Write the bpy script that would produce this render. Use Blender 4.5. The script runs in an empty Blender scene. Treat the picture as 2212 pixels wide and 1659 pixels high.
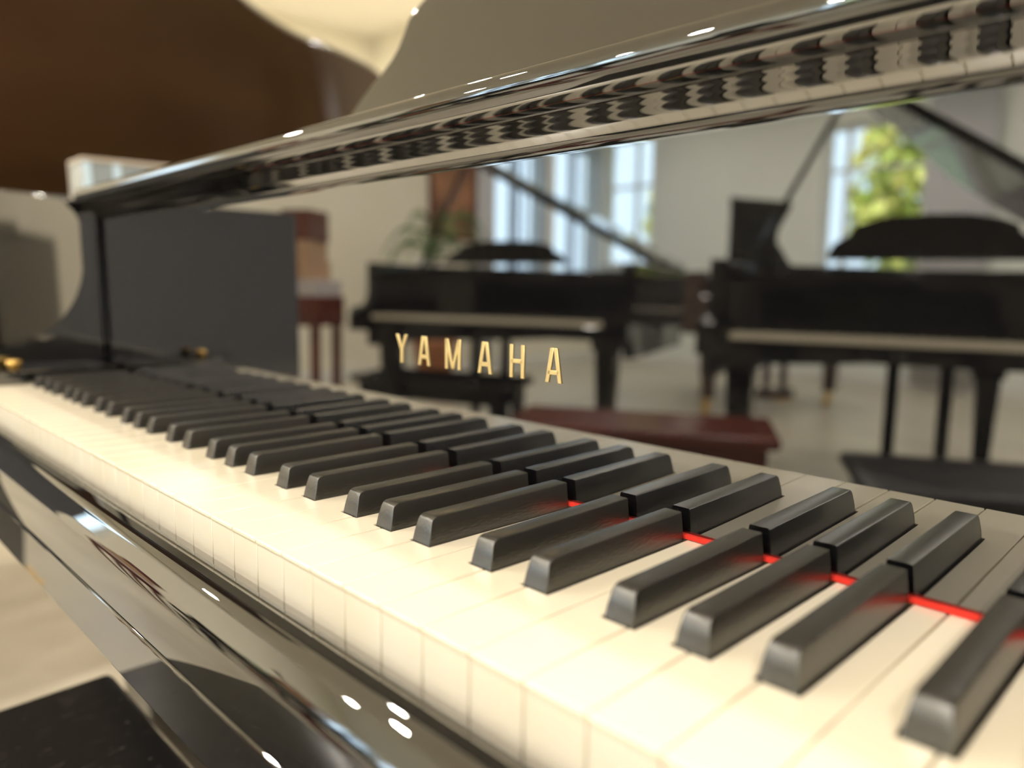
import bpy, math, random
from mathutils import Vector, Matrix
random.seed(7)
scene = bpy.context.scene
COL = scene.collection
Z0 = 0.73                       # height of the key tops above the floor
KW = 0.02355                    # white key pitch
PANEL = 0.1469                  # depth of the fallboard panel behind the key fronts
TILT = 0.0025
LEAN = 0.0157

# ------------------------------------------------------------------ materials
def new_mat(name):
    m = bpy.data.materials.new(name); m.use_nodes = True
    nt = m.node_tree
    return m, nt, nt.nodes['Principled BSDF']

def setp(b, **k):
    names = dict(base='Base Color', rough='Roughness', metal='Metallic', ior='IOR', spec='Specular IOR Level',
                 coat='Coat Weight', coatr='Coat Roughness', trans='Transmission Weight', alpha='Alpha',
                 emit='Emission Color', estr='Emission Strength', sss='Subsurface Weight')
    for a, v in k.items():
        if a in ('base', 'emit') and len(v) == 3: v = (*v, 1)
        b.inputs[names[a]].default_value = v

def simple(name, base, rough=.5, **k):
    m, nt, b = new_mat(name); setp(b, base=base, rough=rough, **k); return m

def noise_col(m, nt, b, c1, c2, scale, detail=3, coords='Object', stretch=None, lo=.35, hi=.65, rough=None):
    tc = nt.nodes.new('ShaderNodeTexCoord'); mp = nt.nodes.new('ShaderNodeMapping')
    if stretch: mp.inputs['Scale'].default_value = stretch
    n = nt.nodes.new('ShaderNodeTexNoise'); n.inputs['Scale'].default_value = scale; n.inputs['Detail'].default_value = detail
    r = nt.nodes.new('ShaderNodeValToRGB')
    r.color_ramp.elements[0].position = lo; r.color_ramp.elements[0].color = (*c1, 1)
    r.color_ramp.elements[1].position = hi; r.color_ramp.elements[1].color = (*c2, 1)
    nt.links.new(tc.outputs[coords], mp.inputs[0]); nt.links.new(mp.outputs[0], n.inputs[0])
    nt.links.new(n.outputs[0], r.inputs[0]); nt.links.new(r.outputs[0], b.inputs['Base Color'])
    if rough:
        mr = nt.nodes.new('ShaderNodeMapRange'); mr.inputs[3].default_value = rough[0]; mr.inputs[4].default_value = rough[1]
        nt.links.new(n.outputs[0], mr.inputs[0]); nt.links.new(mr.outputs[0], b.inputs['Roughness'])
    return n

def bump(nt, b, scale, dist, strength=.3, stretch=None, detail=4):
    tc = nt.nodes.new('ShaderNodeTexCoord'); mp = nt.nodes.new('ShaderNodeMapping')
    if stretch: mp.inputs['Scale'].default_value = stretch
    n = nt.nodes.new('ShaderNodeTexNoise'); n.inputs['Scale'].default_value = scale; n.inputs['Detail'].default_value = detail
    bp = nt.nodes.new('ShaderNodeBump'); bp.inputs['Strength'].default_value = strength; bp.inputs['Distance'].default_value = dist
    nt.links.new(tc.outputs['Object'], mp.inputs[0]); nt.links.new(mp.outputs[0], n.inputs[0])
    nt.links.new(n.outputs[0], bp.inputs['Height']); nt.links.new(bp.outputs[0], b.inputs['Normal'])

M = {}
def ebony(name, rough=.03, ior=2.6, dust=True):
    m, nt, b = new_mat(name)
    setp(b, base=(.004, .004, .0045), rough=rough, ior=ior)
    if dust:                                # fine dust specks lying on the lacquer
        tc = nt.nodes.new('ShaderNodeTexCoord')
        v = nt.nodes.new('ShaderNodeTexVoronoi'); v.inputs['Scale'].default_value = 160
        n = nt.nodes.new('ShaderNodeTexNoise'); n.inputs['Scale'].default_value = 6; n.inputs['Detail'].default_value = 2
        nt.links.new(tc.outputs['Object'], v.inputs['Vector']); nt.links.new(tc.outputs['Object'], n.inputs['Vector'])
        lt = nt.nodes.new('ShaderNodeMath'); lt.operation = 'LESS_THAN'; lt.inputs[1].default_value = .045
        nt.links.new(v.outputs['Distance'], lt.inputs[0])
        gt = nt.nodes.new('ShaderNodeMath'); gt.operation = 'GREATER_THAN'; gt.inputs[1].default_value = .55
        nt.links.new(n.outputs[0], gt.inputs[0])
        mu = nt.nodes.new('ShaderNodeMath'); mu.operation = 'MULTIPLY'
        nt.links.new(lt.outputs[0], mu.inputs[0]); nt.links.new(gt.outputs[0], mu.inputs[1])
        mx = nt.nodes.new('ShaderNodeMix'); mx.data_type = 'RGBA'
        mx.inputs[6].default_value = (.004, .004, .0045, 1); mx.inputs[7].default_value = (.16, .15, .13, 1)
        nt.links.new(mu.outputs[0], mx.inputs[0]); nt.links.new(mx.outputs[2], b.inputs['Base Color'])
    return m
M['ebony'] = ebony('polished_ebony')
M['mirror'] = ebony('mirror_polished_ebony', rough=.012, ior=2.55, dust=False)
M['far_ebony'] = ebony('far_polished_ebony', rough=.05, ior=1.48, dust=False)
M['side_ebony'] = ebony('side_polished_ebony', rough=.08, ior=2.6, dust=False)
M['dark_mahogany'] = simple('dark_mahogany_lacquer', (.030, .006, .004), .12, ior=1.6)
M['gold_reflection'] = simple('lid_underside_gold_reflection', (.42, .24, .06), .25)  # gold plate's reflection in the lid underside, painted as base colour
M['bench_black'] = ebony('bench_lacquer', rough=.16, ior=1.5)
def scratch_bench(m):
    nt = m.node_tree; b = nt.nodes['Principled BSDF']
    bump(nt, b, 60, .0003, .25, detail=6)
    tc = nt.nodes.new('ShaderNodeTexCoord'); last = None
    for i, rz in enumerate((.5, 1.3, 2.4)):              # fine hairline scratches in three directions
        mp = nt.nodes.new('ShaderNodeMapping'); mp.inputs['Rotation'].default_value = (0, 0, rz); mp.inputs['Scale'].default_value = (1, .16, 1)
        n = nt.nodes.new('ShaderNodeTexNoise'); n.inputs['Scale'].default_value = 260 + 60*i; n.inputs['Detail'].default_value = 2; n.inputs['Distortion'].default_value = .6
        g = nt.nodes.new('ShaderNodeMath'); g.operation = 'GREATER_THAN'; g.inputs[1].default_value = .70
        nt.links.new(tc.outputs['Object'], mp.inputs[0]); nt.links.new(mp.outputs[0], n.inputs[0]); nt.links.new(n.outputs[0], g.inputs[0])
        if last:
            mx = nt.nodes.new('ShaderNodeMath'); mx.operation = 'MAXIMUM'
            nt.links.new(last.outputs[0], mx.inputs[0]); nt.links.new(g.outputs[0], mx.inputs[1]); last = mx
        else: last = g
    c = nt.nodes.new('ShaderNodeMix'); c.data_type = 'RGBA'
    c.inputs[6].default_value = (.010, .009, .009, 1); c.inputs[7].default_value = (.045, .038, .034, 1)
    nt.links.new(last.outputs[0], c.inputs[0]); nt.links.new(c.outputs[2], b.inputs['Base Color'])
scratch_bench(M['bench_black'])

m, nt, b = new_mat('ivory_key'); setp(b, rough=.22, ior=1.5, coat=.25, coatr=.08)
noise_col(m, nt, b, (.88, .80, .62), (.91, .84, .68), 9, 3); M['ivory'] = m
m, nt, b = new_mat('ivory_key_front'); setp(b, rough=.35)
noise_col(m, nt, b, (.80, .74, .60), (.84, .79, .67), 14, 3); M['ivory_front'] = m
m, nt, b = new_mat('black_key_wood'); setp(b, base=(.022, .020, .017), rough=.27, ior=2.1)
bump(nt, b, 900, .00012, .6, stretch=(1, .25, 1)); M['black_key'] = m
m, nt, b = new_mat('red_felt'); setp(b, base=(.80, .035, .02), rough=.95)
bump(nt, b, 1500, .0003, .6); M['felt'] = m
m, nt, b = new_mat('gold_letter'); setp(b, base=(.93, .74, .36), rough=.38, metal=.75)
bump(nt, b, 700, .0001, .4, stretch=(.1, 1, 1)); M['gold'] = m
M['brass'] = simple('brass', (.85, .55, .16), .3, metal=.8)
M['plate'] = simple('gold_painted_iron_plate', (.85, .55, .14), .45, metal=.2)
m, nt, b = new_mat('spruce_soundboard'); setp(b, rough=.5)
noise_col(m, nt, b, (.35, .17, .07), (.46, .25, .11), 5, 3, stretch=(12, 1, 1)); M['spruce'] = m
M['raw_wood'] = simple('raw_key_wood', (.45, .32, .2), .7)
M['chrome'] = simple('chrome', (.7, .7, .7), .15, metal=1)
m, nt, b = new_mat('lid_underside_brown_reflection'); setp(b, rough=.22, ior=1.5)
noise_col(m, nt, b, (.060, .036, .022), (.085, .054, .035), 1.3, 2); M['brown_reflection'] = m  # polished underside: reflected plate and soundboard painted in as brown
m, nt, b = new_mat('mahogany'); setp(b, rough=.25, ior=1.6)
noise_col(m, nt, b, (.09, .015, .008), (.16, .03, .015), 6, 3, stretch=(1, 8, 8)); M['mahogany'] = m
m, nt, b = new_mat('cream_wall_paint'); setp(b, rough=.85)
noise_col(m, nt, b, (.88, .83, .69), (.90, .86, .73), 2, 2); M['cream'] = m
m, nt, b = new_mat('pale_wall_paint'); setp(b, rough=.85)
noise_col(m, nt, b, (.84, .89, .85), (.86, .91, .87), 2, 2); M['pale'] = m
M['slate'] = simple('slate_wall_paint', (.46, .47, .52), .85)
M['ceiling'] = simple('ceiling_paint', (.86, .83, .74), .9)
M['trim'] = simple('white_trim', (.8, .8, .78), .5)
m, nt, b = new_mat('cream_floor_vinyl'); setp(b, rough=.35)
noise_col(m, nt, b, (.48, .44, .35), (.60, .555, .45), 1.6, 5, stretch=(1, 2.2, 1), rough=(.22, .45)); M['floor'] = m
M['curtain'] = simple('grey_white_curtain', (.62, .63, .66), .9)
M['blind'] = simple('blue_grey_blind', (.30, .42, .72), .8)
m, nt, b = new_mat('leaf'); setp(b, rough=.55)
noise_col(m, nt, b, (.03, .10, .02), (.10, .22, .05), 12, 2); M['leaf'] = m
m, nt, b = new_mat('yellow_green_foliage'); setp(b, rough=.7)
noise_col(m, nt, b, (.36, .48, .06), (.80, .70, .22), 2.5, 4); M['foliage'] = m
M['bark'] = simple('bark', (.16, .12, .08), .9)
M['grass'] = simple('lawn', (.22, .24, .14), .9)
M['terracotta'] = simple('terracotta', (.42, .17, .08), .7)
m, nt, b = new_mat('brown_canvas'); setp(b, rough=.7)
noise_col(m, nt, b, (.16, .07, .035), (.42, .2, .1), 4, 4); M['canvas'] = m
M['paper'] = simple('white_paper', (.85, .84, .88), .8)
M['tan'] = simple('tan_cardboard', (.55, .36, .22), .8)
M['whitebox'] = simple('pale_grey_card', (.62, .58, .58), .7)
M['box_grey'] = simple('pale_grey_gloss_plastic', (.30, .34, .36), .18)
M['box_edge'] = simple('cream_box_edge', (.50, .43, .35), .4)
M['box_band'] = simple('pale_blue_band', (.60, .78, .92), .3)
M['leather'] = simple('black_leather', (.012, .010, .012), .38)
M['rubber'] = simple('black_iron', (.02, .02, .02), .4)

def glass_mat():
    m = bpy.data.materials.new('window_glass'); m.use_nodes = True; nt = m.node_tree; nt.nodes.clear()
    o = nt.nodes.new('ShaderNodeOutputMaterial'); mx = nt.nodes.new('ShaderNodeMixShader')
    t = nt.nodes.new('ShaderNodeBsdfTransparent'); g = nt.nodes.new('ShaderNodeBsdfGlossy')
    t.inputs[0].default_value = (.94, .97, .97, 1); g.inputs['Roughness'].default_value = .02; mx.inputs[0].default_value = .06
    nt.links.new(t.outputs[0], mx.inputs[1]); nt.links.new(g.outputs[0], mx.inputs[2]); nt.links.new(mx.outputs[0], o.inputs[0])
    return m
M['glass'] = glass_mat()
def emit_mat(name, col, s):
    m, nt, b = new_mat(name); setp(b, base=(.8, .8, .8), emit=col, estr=s); return m
M['lamp'] = emit_mat('lamp_diffuser', (1, .86, .66), 30)

# ------------------------------------------------------------------ mesh helpers
class MB:
    def __init__(s): s.v = []; s.f = []; s.mi = []; s.sm = []; s.cur = 0; s.smooth = False
    def add(s, vs, fs):
        o = len(s.v); s.v += [tuple(p) for p in vs]
        for f in fs: s.f.append(tuple(o + i for i in f)); s.mi.append(s.cur); s.sm.append(s.smooth)
    def box(s, x0, x1, y0, y1, z0, z1):
        s.add([(x0,y0,z0),(x1,y0,z0),(x1,y1,z0),(x0,y1,z0),(x0,y0,z1),(x1,y0,z1),(x1,y1,z1),(x0,y1,z1)],
              [(0,3,2,1),(4,5,6,7),(0,1,5,4),(1,2,6,5),(2,3,7,6),(3,0,4,7)])
    def hexa(s, b, t):             # b, t: four points each, bottom and top, counter-clockwise from above
        s.add(list(b) + list(t), [(0,3,2,1),(4,5,6,7),(0,1,5,4),(1,2,6,5),(2,3,7,6),(3,0,4,7)])
    def extrude_x(s, prof, x0, x1, caps=True):      # prof: (y, z) closed polygon
        n = len(prof)
        vs = [(x0, p[0], p[1]) for p in prof] + [(x1, p[0], p[1]) for p in prof]
        fs = [(i, (i+1) % n, n + (i+1) % n, n + i) for i in range(n)]
        s.add(vs, fs)
        if caps:
            sm = s.smooth; s.smooth = False
            s.add([(x0, p[0], p[1]) for p in prof], [tuple(range(n-1, -1, -1))])
            s.add([(x1, p[0], p[1]) for p in prof], [tuple(range(n))]); s.smooth = sm
    def prism(s, poly, z0, z1):                     # poly: (x, y)
        n = len(poly)
        s.add([(p[0], p[1], z0) for p in poly] + [(p[0], p[1], z1) for p in poly],
              [tuple(range(n-1, -1, -1)), tuple(range(n, 2*n))] + [(i, (i+1) % n, n + (i+1) % n, n + i) for i in range(n)])
    def ring(s, outer, inner, z0, z1):
        n = len(outer)
        vs = [(p[0], p[1], z0) for p in outer] + [(p[0], p[1], z1) for p in outer] + \
             [(p[0], p[1], z0) for p in inner] + [(p[0], p[1], z1) for p in inner]
        fs = []
        for i in range(n - 1):
            j = i + 1
            fs += [(i, j, n+j, n+i), (2*n+j, 2*n+i, 3*n+i, 3*n+j), (n+i, n+j, 3*n+j, 3*n+i), (j, i, 2*n+i, 2*n+j)]
        fs += [(0, n, 3*n, 2*n), (n-1, 3*n-1, 4*n-1, 2*n-1)]
        s.add(vs, fs)
    def lathe(s, prof, cx=0, cy=0, n=20):           # prof: (r, z)
        vs = []
        for r, z in prof:
            for k in range(n):
                a = 2*math.pi*k/n; vs.append((cx + r*math.cos(a), cy + r*math.sin(a), z))
        fs = []
        for i in range(len(prof) - 1):
            for k in range(n):
                fs.append((i*n+k, i*n+(k+1) % n, (i+1)*n+(k+1) % n, (i+1)*n+k))
        fs.append(tuple(range(n-1, -1, -1))); fs.append(tuple(range((len(prof)-1)*n, len(prof)*n)))
        s.add(vs, fs)
    def tube(s, pts, r, n=8):
        pts = [Vector(p) for p in pts]; rs = r if isinstance(r, (list, tuple)) else [r]*len(pts)
        vs = []
        for i, p in enumerate(pts):
            d = (pts[min(i+1, len(pts)-1)] - pts[max(i-1, 0)]).normalized()
            u = d.cross(Vector((0, 0, 1)) if abs(d.z) < .9 else Vector((1, 0, 0))).normalized(); w = d.cross(u)
            for k in range(n):
                a = 2*math.pi*k/n; vs.append(tuple(p + (u*math.cos(a) + w*math.sin(a))*rs[i]))
        fs = []
        for i in range(len(pts)-1):
            for k in range(n): fs.append((i*n+k, i*n+(k+1) % n, (i+1)*n+(k+1) % n, (i+1)*n+k))
        fs.append(tuple(range(n-1, -1, -1))); fs.append(tuple(range((len(pts)-1)*n, len(pts)*n)))
        s.add(vs, fs)
    def lean(s):                                    # the keyboard assembly slopes back by a degree about the foot of the fallboard
        c, d = math.cos(LEAN), math.sin(LEAN)
        s.v = [(x, PANEL + (y-PANEL)*c + (z-Z0)*d, Z0 + (z-Z0)*c - (y-PANEL)*d) for x, y, z in s.v]; return s
    def build(s, name, mats, parent=None, bevel=0, seg=2, recalc=True, loc=None):
        me = bpy.data.meshes.new(name); me.from_pydata(s.v, [], s.f)
        if not isinstance(mats, (list, tuple)): mats = [mats]
        for m in mats: me.materials.append(m)
        for p, mi, sm in zip(me.polygons, s.mi, s.sm): p.material_index = mi; p.use_smooth = sm
        if recalc:
            import bmesh
            bm = bmesh.new(); bm.from_mesh(me); bmesh.ops.recalc_face_normals(bm, faces=bm.faces); bm.to_mesh(me); bm.free()
        o = bpy.data.objects.new(name, me); COL.objects.link(o)
        if parent: o.parent = parent
        if loc: o.location = loc
        if bevel:
            bv = o.modifiers.new('bevel', 'BEVEL'); bv.width = bevel; bv.segments = seg; bv.limit_method = 'ANGLE'
            bv.angle_limit = math.radians(40)
            for p in me.polygons: p.use_smooth = True
            me.set_sharp_from_angle(angle=math.radians(50)) if hasattr(me, 'set_sharp_from_angle') else None
        return o

def empty(name, loc, rz=0):
    o = bpy.data.objects.new(name, None); COL.objects.link(o); o.location = loc; o.rotation_euler = (0, 0, rz)
    o.empty_display_size = .05; return o
def tag(o, label=None, cat=None, group=None, kind=None):
    if label: o['label'] = label
    if cat: o['category'] = cat
    if group: o['group'] = group
    if kind: o['kind'] = kind
    return o
def arc(cy, cz, r, a0, a1, n, rz=None):
    rz = r if rz is None else rz
    return [(cy + r*math.cos(math.radians(a0 + (a1-a0)*i/n)), cz + rz*math.sin(math.radians(a0 + (a1-a0)*i/n))) for i in range(n+1)]
def catmull(pts, n=6):
    out = []
    for i in range(len(pts)-1):
        p0 = pts[max(i-1, 0)]; p1 = pts[i]; p2 = pts[i+1]; p3 = pts[min(i+2, len(pts)-1)]
        for k in range(n):
            t = k/n
            out.append(tuple(.5*((2*p1[j]) + (-p0[j]+p2[j])*t + (2*p0[j]-5*p1[j]+4*p2[j]-p3[j])*t*t + (-p0[j]+3*p1[j]-3*p2[j]+p3[j])*t**3) for j in range(2)))
    out.append(tuple(pts[-1])); return out

# ------------------------------------------------------------------ piano pieces (local frame: key fronts at y=0, floor at z=0)
BLACKS = {0: (1, -.14), 1: (2, .14), 3: (4, -.20), 4: (5, 0.0), 5: (6, .20)}     # after white note C=0,D=1,F=3,G=4,A=5
def note(k): return (k + 5) % 7          # key 0 is A
def black_centre(k):                     # black key standing on the joint k+1, if any
    n = note(k)
    return (k + 1)*KW + BLACKS[n][1]*KW if (n in BLACKS and k < 51) else None
def topz(y): return Z0 + TILT*(1 - y/PANEL)

def make_keys(parent):
    g = .0003
    for k in range(52):
        x0, x1 = k*KW + g, (k+1)*KW - g
        bl = black_centre(k-1) if k > 0 else None; br = black_centre(k)
        xl = max(x0, bl + .0072) if bl else x0
        xr = min(x1, br - .0072) if br else x1
        yh = .0508; ye = PANEL - .0002
        mb = MB()
        # head and tail in one outline
        poly = [(x0, 0), (x1, 0), (x1, yh), (xr, yh), (xr, ye), (xl, ye), (xl, yh), (x0, yh)]
        n = len(poly)
        top = [(p[0], p[1], topz(p[1])) for p in poly]
        bot = [(p[0], p[1], topz(p[1]) - .0022) for p in poly]
        mb.add(bot + top, [tuple(range(n-1, -1, -1)), tuple(range(n, 2*n))] + [(i, (i+1) % n, n+(i+1) % n, n+i) for i in range(n)])
        o = mb.lean().build('white_key', M['ivory'], parent, bevel=.0006, seg=3)
        mb = MB(); mb.box(x0 + .00005, x1 - .00005, .0007, .05, Z0 - .030, Z0 + .0003)
        mb.box(xl + .0002, xr - .0002, .05, ye, Z0 - .030, Z0 - .0006)
        f = mb.lean().build('key_front', M['ivory_front'], o, bevel=.0003, seg=1)
    for k in range(51):
        c = black_centre(k)
        if c is None: continue
        mb = MB()
        h = .0118; wb = .0066; wt = .00475; y0 = .0515; ye = .1436
        secs = []                                   # (y, half width bottom, half width top, z top)
        zt = lambda y: topz(.06) + h + (y - .06)*-.004
        nb = 6
        def section(y, wbt, wtp, z1):
            zb = topz(y) - .004
            r = .0008
            pts = [(-wbt, zb), (wbt, zb)]
            for i in range(4):
                a = math.radians(0 + 90*i/3); pts.append((wtp - r + r*math.cos(a), z1 - r + r*math.sin(a)))
            for i in range(4):
                a = math.radians(90 + 90*i/3); pts.append((-wtp + r + r*math.cos(a), z1 - r + r*math.sin(a)))
            return [(c + p[0], y, p[1]) for p in pts]
        # front slope then a rounded brow
        fr = [(y0, wb - .0004, wb - .0006, topz(y0) - .0005), (y0 + .0012, wb - .0002, wt + .0010, topz(y0) + .0045),
              (y0 + .0026, wb, wt + .0002, topz(y0) + .0098), (y0 + .0033, wb, wt, topz(y0) + .0109),
              (y0 + .0046, wb, wt, topz(y0) + .0116), (y0 + .0062, wb, wt, topz(y0) + h), (y0 + .02, wb, wt, zt(y0+.02)), (ye, wb, wt, zt(ye))]
        for a in fr: secs.append(section(*a))
        m_ = len(secs[0]); vs = [p for s_ in secs for p in s_]; fs = []
        for i in range(len(secs)-1):
            for j in range(m_): fs.append((i*m_+j, i*m_+(j+1) % m_, (i+1)*m_+(j+1) % m_, (i+1)*m_+j))
        mb.smooth = True; mb.add(vs, fs); mb.smooth = False
        mb.add(secs[0], [tuple(range(m_-1, -1, -1))]); mb.add(secs[-1], [tuple(range(m_))])
        o = mb.lean().build('black_key', M['black_key'], parent)
        o.data.set_sharp_from_angle(angle=math.radians(24))

# lip of the fallboard: (arc length mm, surface normal in degrees below the horizontal at start and end)
LK = 1.2
LIP = [(5.6*LK, 0, 33), (3.1*LK, 32.8, 34.8), (1.4*LK, 35, 42), (2.3*LK, 42, 52), (1.5*LK, 52, 44), (1.5*LK, 44, 52), (1.5*LK, 52, 44), (1.7*LK, 44, 52.5),
       (7.6, 76, 53), (4.8, 53, 35), (2, 35, 31), (4.4, 31, 10), (5.6, 10, -18), (2.8, -18, -50), (4.2, -50, -86)]
def fallboard_profile():
    L = PANEL; P = [(L, .0025), (L, .1795)]; y, z = L, .1795
    for ln, a, b in LIP:
        n = max(3, int(ln/.16))
        for i in range(n):
            t = (i + .5)/n; q = math.radians(a + (b-a)*t); d = ln/1000/n
            y -= math.sin(q)*d; z += math.cos(q)*d; P.append((y, z))
    P += [(L + .022, z + .0005), (L + .022, .0025)]
    return [(y, z + Z0) for y, z in P]

ARM = [(.142, .2125), (.126, .2125), (.1268, .2090), (.1300, .2045), (.1360, .1985), (.1405, .1900), (.1432, .1800), (.1444, .1700), (.1446, .1600), (.1440, .1450), (.1424, .1280),
       (.1390, .1110), (.1335, .0950), (.1270, .0830), (.1185, .0705), (.1090, .0600), (.0980, .0520), (.0870, .0468), (.0760, .0437), (.0600, .0412), (.0400, .0390),
       (.0200, .0365), (.0040, .0335), (-.0080, .0295), (-.0180, .0230), (-.0260, .0130), (-.0305, .0), (-.0320, -.0150), (-.0320, -.0855), (.142, -.0855)]

OUT_MAIN = [(1.335, .13), (1.335, .45), (1.325, .60), (1.24, .75), (1.05, .89), (.87, 1.06), (.77, 1.24), (.68, 1.40), (.50, 1.50), (.20, 1.52), (-.02, 1.46), (-.105, 1.32), (-.11, 1.1), (-.11, .6), (-.11, .13)]
OUT_SIDE = [(1.335, .13), (1.335, .43), (1.320, .52), (1.272, .63), (1.19, .77), (1.09, .93), (.99, 1.09), (.906, 1.262), (.864, 1.361), (.829, 1.481), (.815, 1.585), (.798, 1.68), (.76, 1.81), (.66, 1.93), (.45, 2.02), (.15, 2.03), (-.05, 1.93), (-.108, 1.75), (-.11, 1.4), (-.11, .8), (-.11, .13)]

def offset(poly, d):
    out = []; n = len(poly)
    for i in range(n):
        a = Vector(poly[max(i-1, 0)]); b = Vector(poly[min(i+1, n-1)]); t = (b - a).normalized()
        nrm = Vector((-t.y, t.x)); out.append((poly[i][0] + nrm.x*d, poly[i][1] + nrm.y*d))
    return out

def leg(parent, x, y, mat, zt, lift=0):
    mb = MB(); a, b = .05, .033
    mb.box(x-.065, x+.065, y-.065, y+.065, zt-.05, zt+.003)
    mb.hexa([(x-b, y-b, .11), (x+b, y-b, .11), (x+b, y+b, .11), (x-b, y+b, .11)], [(x-a, y-a, zt-.05), (x+a, y-a, zt-.05), (x+a, y+a, zt-.05), (x-a, y+a, zt-.05)])
    o = mb.build('leg', mat, parent, bevel=.004)
    mb = MB(); mb.lathe([(.030, .118), (.032, .10), (.018, .085), (.018, .06 + lift)][::-1], x, y, 16)
    c = mb.build('caster', M['brass'], o)
    mb = MB(); mb.smooth = True
    mb.tube([(x-.016, y+.02, .032+lift), (x+.016, y+.02, .032+lift)], .032, 20); mb.box(x-.02, x+.02, y-.005, y+.02, .03+lift, .07+lift)
    mb.build('wheel', M['brass'], o)

def lyre(parent, mat, zt):
    cx, y = .6123, .12
    mb = MB(); mb.box(cx-.14, cx+.14, y-.04, y+.08, .09, .16); mb.box(cx-.10, cx-.06, y, y+.04, .16, zt); mb.box(cx+.06, cx+.10, y, y+.04, .16, zt)
    o = mb.build('pedal_lyre', mat, parent, bevel=.004)
    for dx in (-.06, 0, .06):
        mb = MB(); mb.box(cx+dx-.014, cx+dx+.014, y-.14, y-.03, .075, .083); mb.box(cx+dx-.008, cx+dx+.008, y-.04, y-.02, .075, .11)
        mb.build('pedal', M['brass'], o, bevel=.003)

def rot_lid(o, ang, hx, hz):            # hinge axis parallel to y through (hx, hz) in the local frame
    o.matrix_local = Matrix.Translation((hx, 0, hz)) @ Matrix.Rotation(-math.radians(ang), 4, 'Y') @ Matrix.Translation((-hx, 0, -hz))

def desk_mesh(parent, mat, y0=.255, z0=.214, lean=.35, sc=1):
    # outline (x from centre, height up the board)
    c = .6123
    half = [(.3300, 0), (.3250, .035), (.3120, .065), (.3000, .080), (.2800, .096), (.2670, .110), (.2615, .120), (.2590, .132), (.2570, .147), (.2490, .155), (.2400, .162), (.228, .170), (.205, .184), (.165, .200), (.11, .212), (0, .216)]
    poly = [(c - x, h*sc) for x, h in half] + [(c + x, h*sc) for x, h in reversed(half[:-1])]
    k = 1/math.sqrt(1 + lean*lean); n = len(poly); t = .012
    mb = MB()
    fr = [(x, y0 + h*lean*k, Z0 + z0 + h*k) for x, h in poly]
    bk = [(x, y + t*k, z - t*lean*k) for x, y, z in fr]
    mb.add(fr + bk, [tuple(range(n)), tuple(range(2*n-1, n-1, -1))] + [(i, n+i, n+(i+1) % n, (i+1) % n) for i in range(n)])
    o = mb.build('music_desk', mat, parent, bevel=.0025, seg=2)
    mb = MB(); mb.box(c-.33, c+.33, y0-.03, y0+.06, Z0+z0-.014, Z0+z0+.001)
    mb.build('desk_slide', mat, o, bevel=.002)
    return o

def letters(parent):
    z0, z1 = Z0 + .0636, Z0 + .0820; st = .0026; t = .0007; y1 = PANEL + .0001; y0 = PANEL - t
    H = z1 - z0
    def stroke(mb, a, b, w=st):          # slanted bar between a and b (x, h), horizontal width w
        (xa, ha), (xb, hb) = a, b
        q = [(xa, ha), (xa+w, ha), (xb+w, hb), (xb, hb)]
        mb.add([(x, y0, z0+h) for x, h in q] + [(x, y1, z0+h) for x, h in q], [(0,1,2,3),(7,6,5,4),(0,4,5,1),(1,5,6,2),(2,6,7,3),(3,7,4,0)])
    def A(x0, x1):
        mb = MB(); m_ = (x0+x1)/2 - st/2
        stroke(mb, (x0, 0), (m_-.0012, H)); stroke(mb, (x1-st, 0), (m_+.0012, H)); stroke(mb, (x0+.0018, H*.23), (x0+.0022, H*.36), x1-x0-.0042); return mb
    def Y(x0, x1):
        mb = MB(); m_ = (x0+x1)/2 - st/2
        stroke(mb, (m_, H*.45), (x0, H)); stroke(mb, (m_, H*.45), (x1-st, H)); stroke(mb, (m_, 0), (m_, H*.48)); return mb
    def Mm(x0, x1):
        mb = MB(); m_ = (x0+x1)/2 - st/2
        stroke(mb, (x0, 0), (x0, H)); stroke(mb, (x1-st, 0), (x1-st, H)); stroke(mb, (m_, 0), (x0+.0003, H), st*.95); stroke(mb, (m_, 0), (x1-st*.95-.0003, H), st*.95); return mb
    def Hh(x0, x1):
        mb = MB(); stroke(mb, (x0, 0), (x0, H)); stroke(mb, (x1-st, 0), (x1-st, H)); stroke(mb, (x0+st*.5, H*.44), (x0+st*.5, H*.57), x1-x0-st); return mb
    for fn, a, b_ in ((Y, .5405, .5525), (A, .5640, .5758), (Mm, .5905, .6048), (A, .6200, .6320), (Hh, .6463, .6577), (A, .6733, .6850)):
        fn(a, b_).lean().build('nameplate_letter', M['gold'], parent, bevel=.0002, seg=1)

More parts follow.
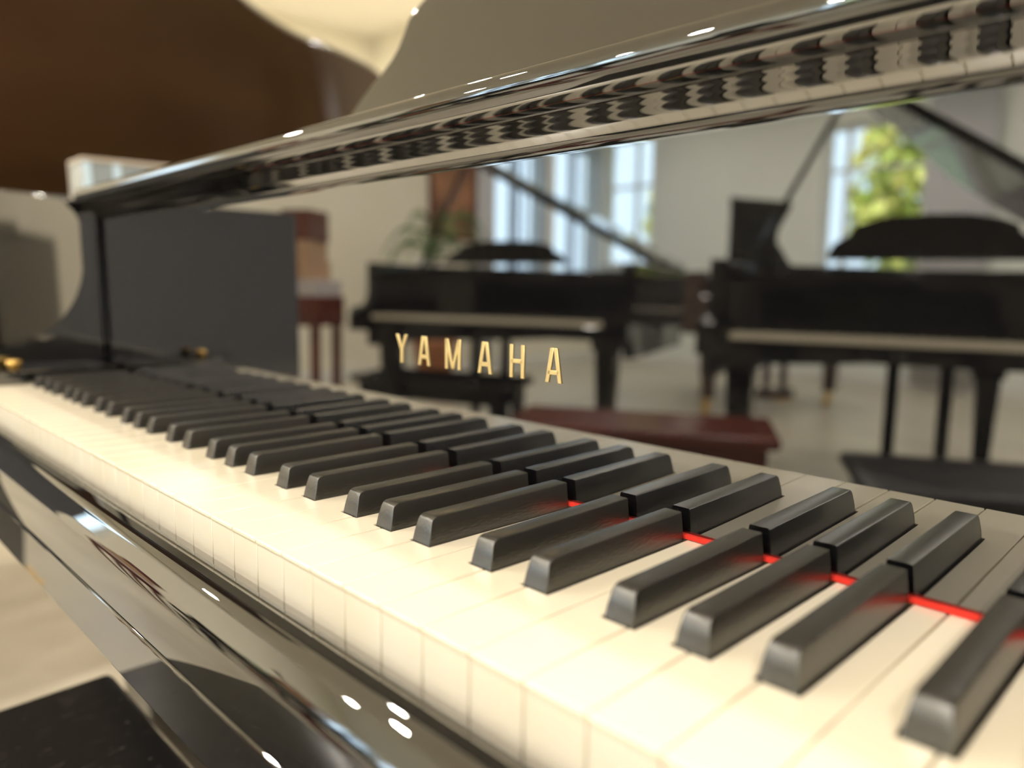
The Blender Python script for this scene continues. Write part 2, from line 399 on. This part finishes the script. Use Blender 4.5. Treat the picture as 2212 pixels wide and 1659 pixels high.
def plate_and_board(root, outline, zt):
    inner = offset(outline, .055)
    inner = [(min(max(x, -.06), 1.285), max(y, .20)) for x, y in inner]
    mb = MB(); mb.prism(inner, Z0 - .02, Z0 + .0)
    sb = mb.build('soundboard', M['spruce'], root)
    mb = MB()
    inn = [(x, max(y, .20)) for x, y in offset(outline, .11)]
    inn = [(min(max(x, -.03), 1.255), y) for x, y in inn]
    mb.ring(inner, inn, Z0 + .10, Z0 + .125)
    mb.box(-.05, 1.275, .20, .42, Z0 + .10, Z0 + .13)
    ty = max(p[1] for p in outline) - .2
    for fx, fy in ((.15, .98), (.42, .96), (.68, .66), (.95, .42)):
        mb.box(fx-.012, fx+.012, .38, ty*fy, Z0 + .105, Z0 + .14)
    mb.build('iron_plate', M['plate'], root, bevel=.003)
    mb = MB()
    for i in range(60):
        x = -.02 + i*.0212
        yl = ty*.9 if x < .5 else ty*.9 - (x-.5)*(ty*.9-.75)/.75
        mb.add([(x-.0012, .35, Z0+.133), (x+.0012, .35, Z0+.133), (x*.92+.0012, yl, Z0+.133), (x*.92-.0012, yl, Z0+.133)], [(0, 1, 2, 3)])
    o = mb.build('strings', M['chrome'], root); o['kind'] = 'stuff'

def grand_piano(loc, rz, label, outline, main=False, lid_angle=None, body='far_ebony', rim_top=.262, arms='scroll', lid_mats=None, prop=True, desk=True, scale_y=1, desk_sc=1):
    root = empty('grand_piano', loc, rz); tag(root, label, 'piano')
    mat = M[body]; top = Z0 + (.2125 if main else rim_top)
    out = [(x, .13 + (y-.13)*scale_y) for x, y in outline]
    pts = catmull(out, 5)
    if main: pts = [(x, max(y, .1475)) for x, y in pts]
    pts = pts[::-1] if False else pts
    inn = offset(pts, .05)
    inn = [(min(max(x, -.062), 1.287), y) for x, y in inn]
    mb = MB(); mb.ring(pts, inn, Z0 - .17, top)
    mb.build('rim', mat, root, bevel=.004, seg=3)
    plate_and_board(root, out, top)
    # arms
    for side in (0, 1):
        x0, x1 = ((-.11, -.047) if side == 0 else (1.2716, 1.335)) if main else ((-.11, -.045) if side == 0 else (1.27, 1.335))
        mb = MB(); mb.smooth = True
        if arms == 'scroll':
            d = top - Z0 - .2125
            mb.extrude_x([(y, z + Z0 + (d if z > .19 else d*max(0, (z-.05)/.14) if z > .05 else 0)) for y, z in ARM], x0, x1)
        else:
            mb.smooth = False
            mb.extrude_x([(.142, top-Z0), (-.02, top-Z0), (-.03, top-Z0-.01), (-.03, -.0855), (.142, -.0855)] and
                         [(y, z + Z0) for y, z in [(.142, top-Z0), (-.02, top-Z0), (-.027, top-Z0-.003), (-.03, top-Z0-.01), (-.03, -.0855), (.142, -.0855)]], x0, x1)
        o = mb.lean().build('arm', mat, root, bevel=.0034 if main else .004, seg=4)
        mb = MB()
        kx0, kx1 = ((-.0468, -.0012) if side == 0 else (1.2258, 1.2714))
        mb.box(kx0, kx1, -.004, .1425, Z0 - .03, Z0 + .0165)
        kb = mb.lean().build('key_block', mat, root, bevel=.002, seg=3)
        if main:
            kx = -.0235 if side == 0 else 1.2386
            mb = MB(); mb.smooth = True
            mb.lathe([(.0062, Z0+.016), (.0062, Z0+.020), (.0078, Z0+.0215), (.0078, Z0+.0245), (.0066, Z0+.0262), (.003, Z0+.027)], kx, .045, 24)
            mb.lean().build('knob', M['brass'], kb)['label'] = 'round brass knob'
    # fallboard
    mb = MB(); mb.smooth = True
    prof = fallboard_profile()
    mb.extrude_x(prof, -.0468, 1.2712)
    fb = mb.lean().build('fallboard', M['mirror'] if main else mat, root, recalc=True)
    fb.data.set_sharp_from_angle(angle=math.radians(50))
    if main:
        letters(fb)
        mb = MB(); mb.box(-.0005, 1.2251, .1442, PANEL - .0001, Z0 + .0006, Z0 + .0024)
        mb.lean().build('name_felt', M['felt'], root)['label'] = 'red felt strip'
    # keyboard
    if main: make_keys(root)
    else:
        mb = MB(); mb.box(0, 1.2246, 0, .146, Z0 - .028, Z0)
        kb = mb.build('keyboard', M['ivory'], root, bevel=.001)
        mb = MB()
        for k in range(51):
            c = black_centre(k)
            if c is not None: mb.box(c-.0052, c+.0052, .055, .144, Z0-.001, Z0+.011)
        mb.build('black_keys', M['black_key'], kb)
    # slip and key bed
    mb = MB(); mb.smooth = True
    sp = [(-.0097, -.050), (-.0097, -.0130), (-.0102, -.0125), (-.0185, -.0125)] + arc(-.0185, -.0210, .0085, 90, 150, 10)[1:]
    sp += [(-.0290, -.0205), (-.0312, -.0240), (-.0320, -.0271), (-.0320, -.0505), (-.0310, -.052), (-.0097, -.052)]
    sp = sorted(set(sp), key=lambda p: sp.index(p))
    if not main: sp = [(y, min(z, -.026)) for y, z in sp if z < -.018] 
    mb.extrude_x([(y, z + Z0) for y, z in sp], -.0468, 1.2712)
    ks = mb.lean().build('key_slip', M['mirror'] if main else mat, root); ks.data.set_sharp_from_angle(angle=math.radians(30))
    mb = MB(); mb.box(-.0468 if main else -.044, 1.2712 if main else 1.269, -.0318, .30, Z0 - .0855, Z0 - .0530); mb.box(-.04, 1.265, -.008, .16, Z0 - .054, Z0 - .031)
    mb.lean().build('key_bed', M['mirror'] if main else mat, root, bevel=.0015)
    # lid
    lo = [(x, y) for x, y in catmull(out, 5)]
    lo = [(x + (.006 if x > .6 else -.0), y) for x, y in lo]
    yl = .46
    lo = [p for p in lo if p[1] >= yl + .01]
    lo = [(lo[0][0], yl)] + lo + [(lo[-1][0], yl)]
    mb = MB(); hz = top + .003
    if main:
        mb.prism(lo, top + .002, top + .022)
        lid = mb.build('lid', mat, root, bevel=.004)
        mb = MB(); mb.box(-.108, 1.333, .462, .78, top + .024, top + .040)
        fl = mb.build('lid_flap', mat, lid, bevel=.004)
    elif lid_angle:
        lm = lid_mats or [mat, mat]
        mb.prism(lo, top + .002, top + .024)
        mb.mi = [1 if i == 0 else 0 for i in range(len(mb.mi))]
        lid = mb.build('lid', lm, root, bevel=.003)
        rot_lid(lid, lid_angle, -.11, top + .001)
        mb = MB(); mb.prism([(-.108, yl), (1.333, yl), (1.333, yl + .33), (-.108, yl + .33)], top + .026, top + .044)
        fl = mb.build('lid_flap', lm[0], lid, bevel=.003)
        if prop:
            a = math.radians(lid_angle); L = 1.24
            px, pz = -.11 + L*math.cos(a), top + L*math.sin(a)
            mb = MB(); mb.tube([(1.30, .62, top - .03), (px, .60, pz)], .011, 8)
            mb.build('prop_stick', mat, root)
    if desk: desk_mesh(root, M['ebony'] if main else mat, y0=.255 if main else .27, z0=.214 if main else top - Z0 + .016, sc=desk_sc)
    for x, y in ((.02, .17), (1.205, .17), (.33, max(p[1] for p in out) - .25)):
        leg(root, x, y, mat, Z0 - .0855 if y < .5 else Z0 - .17, -loc[2])
    lyre(root, mat, Z0 - .0855)
    return root

# ------------------------------------------------------------------ the pianos
main_p = grand_piano((0, 0, 0), 0, 'black polished grand piano in the foreground with open fallboard and gold lettering', OUT_MAIN, main=True, body='ebony')
side_p = grand_piano((-1.89, -.36, 0), 0, 'dark grand piano with raised lid painted with a brown reflection standing left of the foreground keyboard', OUT_SIDE,
                     lid_angle=38, body='side_ebony', arms='square', lid_mats=[M['side_ebony'], M['brown_reflection']], prop=False, desk=False)
p2 = grand_piano((.75, -2.37, -.022), math.radians(163), 'black grand piano reflected at the right, before the window with yellow foliage', OUT_MAIN, lid_angle=33, desk_sc=.72)
p1 = grand_piano((-1.16, -2.22, -.022), math.radians(158), 'black grand piano reflected behind the gold lettering, keyboard end near the tan boxes', OUT_MAIN, lid_angle=28, desk_sc=.5, lid_mats=[M['far_ebony'], M['gold_reflection']])
p4 = grand_piano((-1.26, -5.37, 0), math.radians(110), 'distant dark red grand piano with tall black flared music desk, reflected under the pale wall', OUT_MAIN, desk=False, body='dark_mahogany')
mb = MB(); pd = [(-.30, 0), (.36, 0), (.33, .10), (.26, .42), (.24, .56), (-.36, .56), (-.33, .50), (-.18, .33), (-.15, .24), (-.20, .16)]
fr = [(.61 + x, .30 + h*.25, Z0 + .275 + h*.97) for x, h in pd]; n = len(fr); bk = [(x, y + .02, z) for x, y, z in fr]
mb.add(fr + bk, [tuple(range(n)), tuple(range(2*n-1, n-1, -1))] + [(i, n+i, n+(i+1) % n, (i+1) % n) for i in range(n)])
mb.build('music_desk', M['far_ebony'], p4, bevel=.004)

# ------------------------------------------------------------------ benches
def bench(loc, rz, label, w, d, h, mat, cushion=None, round_=.012):
    root = empty('piano_bench', loc, rz); tag(root, label, 'bench')
    mb = MB(); mb.box(-w/2+.03, w/2-.03, -d/2+.03, d/2-.03, h-.10, h-.035)
    mb.build('apron', mat, root, bevel=.003)
    mb = MB(); mb.box(-w/2, w/2, -d/2, d/2, h-.035, h)
    mb.build('seat', cushion or mat, root, bevel=round_, seg=5)
    for sx in (-1, 1):
        for sy in (-1, 1):
            x, y = sx*(w/2-.055), sy*(d/2-.055); a, b = .025, .016
            mb = MB(); mb.hexa([(x-b, y-b, 0), (x+b, y-b, 0), (x+b, y+b, 0), (x-b, y+b, 0)], [(x-a, y-a, h-.09), (x+a, y-a, h-.09), (x+a, y+a, h-.09), (x-a, y+a, h-.09)])
            mb.build('leg', mat, root, bevel=.003)
    return root
bench((.615, -.150, 0), 0, 'black bench pushed under the foreground key bed, its top finely scratched', .745, .39, Z0 - .228, M['bench_black'], round_=.010)
bench((-.345, -1.385, 0), math.radians(-31), 'dark red mahogany bench reflected below the gold lettering', .76, .36, .47, M['mahogany'])
bench((-1.60, -1.66, 0), math.radians(158), 'black bench standing before the reflected piano behind the gold lettering', .74, .34, .47, M['far_ebony'])
bench((.66, -1.55, 0), math.radians(-30), 'black cushioned bench reflected at the right edge', .86, .40, .45, M['far_ebony'], M['leather'], .017)

# ------------------------------------------------------------------ things on and around the side piano
bx = empty('storage_box', (-.6225, .400, Z0 + .2625)); tag(bx, 'pale grey glossy box with two light blue bands on the rim of the left piano', 'box')
mb = MB(); mb.box(-.040, .040, -.113, .113, 0, .060); mb.build('body', M['box_grey'], bx, bevel=.001)
mb = MB(); mb.box(-.0425, .0425, -.115, .115, .060, .068); mb.build('lid', M['box_edge'], bx, bevel=.0015)
for y in (-.106, -.056):
    mb = MB(); mb.box(.0395, .0415, y-.0065, y+.0065, .0, .060); mb.build('band', M['box_band'], bx)
mb = MB(); mb.box(-.0415, -.034, -.1145, -.1125, 0, .060); mb.build('end_frame', M['box_edge'], bx)

tb = empty('side_table', (-2.33, -1.40, 0), math.radians(-30)); tag(tb, 'small dark red wooden table carrying stacked boxes left of the reflected pianos', 'table')
mb = MB(); mb.box(-.15, .15, -.13, .13, .66, .795); mb.build('tabletop', M['mahogany'], tb, bevel=.005)
for sx in (-1, 1):
    for sy in (-1, 1):
        mb = MB(); mb.box(sx*.12-.018, sx*.12+.018, sy*.10-.018, sy*.10+.018, 0, .66); mb.build('leg', M['mahogany'], tb)
def boxthing(name, label, cat, loc, rz, sx, sy, sz, mat, bev=.01):
    mb = MB(); mb.box(-sx/2, sx/2, -sy/2, sy/2, 0, sz); mb.box(-sx/2+.01, sx/2-.01, -sy/2-.002, -sy/2+.004, sz*.35, sz*.6)
    o = mb.build(name, mat, None, bevel=bev, seg=3, loc=loc); o.rotation_euler = (0, 0, rz); tag(o, label, cat); return o
boxthing('storage_box', 'flat pale grey box at the bottom of the stack on the red table', 'box', (-2.33, -1.40, .795), math.radians(-30), .28, .24, .075, M['whitebox'])
boxthing('storage_box', 'tan cardboard box lying on the flat pale grey box', 'box', (-2.34, -1.39, .870), math.radians(-28), .20, .22, .09, M['tan'], .03)
boxthing('storage_box', 'tan cardboard box, upper of the two tan ones in the stack', 'box', (-2.33, -1.395, .960), math.radians(-33), .17, .20, .09, M['tan'], .03)
boxthing('wooden_case', 'dark red wooden case on top of the box stack', 'case', (-2.32, -1.41, 1.05), math.radians(-30), .15, .18, .14, M['mahogany'])

# potted palm
pt = empty('potted_palm', (-4.30, -3.80, 0)); tag(pt, 'potted green palm with arching fronds beside the brown wall picture', 'plant')
mb = MB(); mb.smooth = True; mb.lathe([(.14, 0), (.19, .34), (.21, .36), (.20, .40), (.18, .40), (.17, .36)], 0, 0, 24); mb.build('pot', M['terracotta'], pt)
mb = MB(); mb.tube([(0, 0, .3), (.02, .01, .8), (0, .03, 1.15)], [.035, .028, .02]); mb.build('stem', M['bark'], pt)
for i in range(13):
    a = i*2.4; L = .50 + .1*random.random(); mb = MB(); prev = None; pts = []
    for k in range(7):
        t = k/6; r = L*t*.9; z = 1.05 + .35*math.sin(t*2.0) - .35*t*t + .12*(i % 3)
        pts.append(Vector((r*math.cos(a), r*math.sin(a), z)))
    mb.tube(pts, .005, 5)
    side = Vector((-math.sin(a), math.cos(a), 0))
    for k in range(1, 7):
        for s_ in (-1, 1):
            for h in (0, .5):
                p = pts[k-1].lerp(pts[k], h + .2); q = p + side*s_*.13*(1-.1*k) + (pts[k]-pts[k-1])*.8 + Vector((0, 0, -.05))
                w = (pts[k]-pts[k-1]).normalized()*.016
                mb.add([p - w, p + w, q], [(0, 1, 2)])
    mb.build('frond', M['leaf'], pt, recalc=False)

# ------------------------------------------------------------------ room
X0, X1, Y0, Y1, H = -5.0, 4.4, -7.0, 4.0, 2.95
def struct(name, fn, mat, bevel=0):
    mb = MB(); fn(mb); o = mb.build(name, mat, None, bevel=bevel); o['kind'] = 'structure'; return o
struct('floor', lambda b: b.box(X0-.2, X1+.2, Y0-.2, Y1+.2, -.1, 0), M['floor'])
struct('ceiling', lambda b: b.box(X0-.2, X1+.2, Y0-.2, Y1+.2, H, H+.1), M['ceiling'])
struct('wall_front', lambda b: b.box(X0-.2, X1+.2, Y1, Y1+.2, 0, H), M['cream'])

def wall_with_holes(name, axis, c0, c1, a0, a1, holes, mat):
    # axis 'x': wall in the xz plane at y in [c0,c1]; axis 'y': wall in the yz plane at x in [c0,c1]
    xs = sorted({a0, a1, *[h[0] for h in holes], *[h[1] for h in holes]})
    def put(b, p, q, z0, z1):
        b.box(p, q, c0, c1, z0, z1) if axis == 'x' else b.box(c0, c1, p, q, z0, z1)
    mb = MB()
    for p, q in zip(xs[:-1], xs[1:]):
        hs = [h for h in holes if h[0] <= p + 1e-6 and h[1] >= q - 1e-6]
        if not hs: put(mb, p, q, 0, H)
        else:
            put(mb, p, q, 0, hs[0][2]); put(mb, p, q, hs[0][3], H)
    o = mb.build(name, mat, None); o['kind'] = 'structure'
HB = [(-4.97, -4.28, 1.15, 2.65), (-2.28, -1.34, .95, 2.45), (1.2, 2.6, .95, 2.45)]
HL = [(-2.15, -1.45, 1.5, 2.4), (-5.95, -5.15, .9, 2.5), (-6.90, -6.12, .9, 2.5)]
HR = []
wall_with_holes('wall_back', 'x', Y0-.2, Y0, X0-.2, X1+.2, HB, M['pale'])
wall_with_holes('wall_left', 'y', X0-.2, X0, Y0, Y1, HL, M['cream'])
wall_with_holes('wall_right', 'y', X1, X1+.2, Y0, Y1, HR, M['slate'])
def window(n, axis, c, h, mull):
    a0, a1, z0, z1 = h; w = .045
    root = empty('window_%d' % n, ((a0+a1)/2, c, z0) if axis == 'x' else (c, (a0+a1)/2, z0), 0 if axis == 'x' else math.pi/2)
    root['kind'] = 'structure'
    hw = (a1-a0)/2; hh = z1-z0
    mb = MB(); d = .03
    mb.box(-hw, hw, -d, d, 0, w); mb.box(-hw, hw, -d, d, hh-w, hh); mb.box(-hw, -hw+w, -d, d, w, hh-w); mb.box(hw-w, hw, -d, d, w, hh-w)
    for f in mull[0]: mb.box(-hw + 2*hw*f - .018, -hw + 2*hw*f + .018, -d+.005, d-.005, w, hh-w)
    for f in mull[1]: mb.box(-hw+w, hw-w, -d+.006, d-.006, hh*f-.016, hh*f+.016)
    mb.build('window_frame', M['trim'], root)
    mb = MB(); mb.box(-hw+w, hw-w, -.004, .004, w, hh-w); mb.build('window_pane', M['glass'], root)
    mb = MB(); s = 1
    if axis == 'x': mb.box(-hw-.04, hw+.04, .0, .16, -.04, 0)
    else:
        sg = -1 if c < 0 else 1
        mb.box(-hw-.04, hw+.04, -.16 if c < 0 else 0, 0 if c < 0 else .16, -.04, 0)
    mb.build('window_sill', M['trim'], root)
window(1, 'x', Y0-.1, HB[0], ([.62], [.62])); window(2, 'x', Y0-.1, HB[1], ([.22], [.72])); window(3, 'x', Y0-.1, HB[2], ([.5], [.7]))
window(4, 'y', X0-.1, HL[1], ([.5], [])); window(5, 'y', X0-.1, HL[2], ([.5], [])); window(8, 'y', X0-.1, HL[0], ([], []))

for nm, f in (('baseboard_back', lambda b: b.box(X0, X1, Y0, Y0+.015, 0, .1)), ('baseboard_left', lambda b: b.box(X0, X0+.015, Y0+.015, Y1-.015, 0, .1)),
              ('baseboard_front', lambda b: b.box(X0, X1, Y1-.015, Y1, 0, .1)), ('baseboard_right', lambda b: b.box(X1-.015, X1, Y0+.015, Y1-.015, 0, .1))):
    struct(nm, f, M['trim'])

def curtain(label, x0, x1, y, z0, z1, mat, axis='x', name='curtain', cat='curtain'):
    mb = MB(); mb.smooth = True; n = int(abs(x1-x0)/.012); vs = []
    for i in range(n+1):
        x = x0 + (x1-x0)*i/n; dy = .022*math.sin(i*.9)
        p = [(x, y+dy), (x, y+dy+.004)]
        for (u, v) in p:
            for z in (z0, z1): vs.append((u, v, z) if axis == 'x' else (v, u, z))
    fs = []
    for i in range(n):
        a, b = 4*i, 4*(i+1)
        fs += [(a, b, b+1, a+1), (a+2, a+3, b+3, b+2), (a+1, b+1, b+3, a+3), (a, a+2, b+2, b)]
    mb.add(vs, fs); o = mb.build(name, mat, None); tag(o, label, cat); return o
curtain('grey white curtain hanging right of the foliage window', -1.33, -.80, Y0+.06, .06, 2.6, M['curtain'])
curtain('pale curtain at the left wall, left of the blue blinds', -5.12, -4.85, X0+.06, .06, 2.6, M['curtain'], 'y')
def blinds(label, y0, y1):
    root = empty('vertical_blind', (X0+.07, y0, 0)); tag(root, label, 'blind', 'blue grey vertical blinds on the left wall')
    mb = MB(); mb.box(-.02, .02, 0, y1-y0, 2.52, 2.56); mb.build('head_rail', M['trim'], root)
    n = int((y1-y0)/.115)
    for i in range(n):
        y = .05 + i*.115; a = 1.15
        mb = MB(); dx, dy = .04*math.cos(a), .04*math.sin(a)
        mb.hexa([(-dx, y-dy, .86), (-dx+.003, y-dy, .86), (dx+.003, y+dy, .86), (dx, y+dy, .86)], [(-dx, y-dy, 2.52), (-dx+.003, y-dy, 2.52), (dx+.003, y+dy, 2.52), (dx, y+dy, 2.52)])
        mb.build('slat', M['blind'], root)
blinds('blue grey vertical blind over the left wall window near the palm', -5.95, -5.15)
blinds('blue grey vertical blind over the left wall window by the corner', -6.90, -6.12)

pc = empty('wall_picture', (X0, -4.62, 1.75)); tag(pc, 'brown and rust coloured picture on the cream left wall above the palm', 'picture')
mb = MB(); mb.box(0, .03, -.34, .34, -.42, .42); mb.build('frame', M['mahogany'], pc, bevel=.004)
mb = MB(); mb.box(.0301, .034, -.30, .30, -.38, .38); mb.build('canvas', M['canvas'], pc)
mb = MB(); mb.box(0, .02, -.15, .15, -.16, .16); o = mb.build('wall_sign', M['paper'], None, loc=(X0, -4.27, .96)); tag(o, 'small white blank board low on the left wall behind the palm', 'board')

# ------------------------------------------------------------------ ceiling lights
def downlight(x, y, label, power):
    root = empty('ceiling_light', (x, y, H)); tag(root, label, 'ceiling light', 'round recessed lights in the ceiling')
    mb = MB(); mb.smooth = False
    n = 28; vs = []; 
    for r, z in ((.085, 0), (.085, -.006), (.062, -.006), (.062, 0)):
        for k in range(n): a = 2*math.pi*k/n; vs.append((r*math.cos(a), r*math.sin(a), z))
    fs = [(i*n+k, i*n+(k+1) % n, (i+1)*n+(k+1) % n, (i+1)*n+k) for i in range(3) for k in range(n)]
    mb.add(vs, fs); mb.build('ring', M['trim'], root)
    ld = bpy.data.lights.new('lamp', 'AREA'); ld.shape = 'DISK'; ld.size = .10; ld.energy = power; ld.color = (1, .91, .80)
    lo = bpy.data.objects.new('lamp', ld); COL.objects.link(lo); lo.parent = root; lo.location = (0, 0, -.004)
LIGHTS = [(x, y) for x in (-3.6, -1.6, .4, 2.4) for y in (-5.6, -3.4, -1.2, 1.0, 3.0)]
for i, (x, y) in enumerate(LIGHTS):
    downlight(x, y, 'round white recessed ceiling light shining warm', {-5.6: 34, -3.4: 28, -1.2: 28, 1.0: 11, 3.0: 24}[y])

# ------------------------------------------------------------------ outside
struct('ground_outside', lambda b: b.box(-30, 30, -40, 30, -.6, -.5), M['grass'])
def tree(x, y, h, r, label):
    root = empty('tree', (x, y, -.5)); tag(root, label, 'tree', 'sunlit trees beyond the back window')
    mb = MB(); mb.tube([(0, 0, 0), (.05, 0, h*.5), (0, .05, h*.8)], [.12, .09, .05]); mb.build('trunk', M['bark'], root)
    mb = MB(); rnd = random.Random(int(x*100+y*10))
    for i in range(1500):
        while True:
            p = Vector((rnd.uniform(-1, 1), rnd.uniform(-1, 1), rnd.uniform(-1, 1)))
            if .35 < p.length < 1: break
        c = Vector((p.x*r, p.y*r, h*.72 + p.z*h*.42)); s = rnd.uniform(.10, .19)
        u = Vector((rnd.uniform(-1, 1), rnd.uniform(-1, 1), rnd.uniform(-1, 1))).normalized(); v = u.cross(Vector((rnd.uniform(-1, 1), rnd.uniform(-1, 1), .3))).normalized()
        mb.add([c-u*s, c+v*s*.6, c+u*s, c-v*s*.6], [(0, 1, 2, 3)])
    mb.build('crown', M['foliage'], root, recalc=False)
for x, y, h, r in ((-2.45, -11.2, 3.9, 1.15), (-8.6, -15.5, 4.2, 1.5), (.3, -12.8, 3.9, 1.2), (3.0, -12.0, 3.8, 1.6)):
    tree(x, y, h, r, 'yellow green leafy tree seen through the window behind the pianos')

# ------------------------------------------------------------------ light
w = bpy.data.worlds.new('sky'); scene.world = w; w.use_nodes = True
bg = w.node_tree.nodes['Background']; bg.inputs[0].default_value = (.72, .87, 1.0, 1); bg.inputs[1].default_value = 5.0
sd = bpy.data.lights.new('sun', 'SUN'); sd.energy = 14; sd.angle = .01; sd.color = (1, .95, .85)
so = bpy.data.objects.new('sun', sd); COL.objects.link(so); so.rotation_euler = (math.radians(48), 0, math.radians(190))
so.rotation_euler = Vector((-.3, -.8, -1.0)).to_track_quat('-Z', 'Y').to_euler()   # shines away from the room, onto the trees

# ------------------------------------------------------------------ camera
cam = bpy.data.cameras.new('camera'); co = bpy.data.objects.new('camera', cam); COL.objects.link(co)
R = Matrix(((.70437, -.10106, .70260), (.70983, .10149, -.69702), (-.00087, .98969, .14322)))
q = R.to_quaternion(); q.normalize()
co.matrix_world = Matrix.Translation((.94154, -.14345, Z0 + .11965)) @ q.to_matrix().to_4x4()
cam.sensor_width = 36; cam.lens = 1622.37/2212*36; cam.clip_start = .01; cam.clip_end = 100
cam.dof.use_dof = True; cam.dof.focus_distance = .365; cam.dof.aperture_fstop = 4.0; cam.dof.aperture_blades = 0
scene.camera = co

scene.view_settings.view_transform = 'Standard'; scene.view_settings.look = 'None'
scene.view_settings.gamma = 1; scene.view_settings.use_curve_mapping = False
scene.view_settings.exposure = 0.55
scene.cycles.use_denoising = True
scene.cycles.max_bounces = 10; scene.cycles.glossy_bounces = 6; scene.cycles.diffuse_bounces = 4; scene.cycles.transparent_max_bounces = 12
scene.cycles.caustics_reflective = False; scene.cycles.caustics_refractive = False
scene.cycles.sample_clamp_indirect = 6
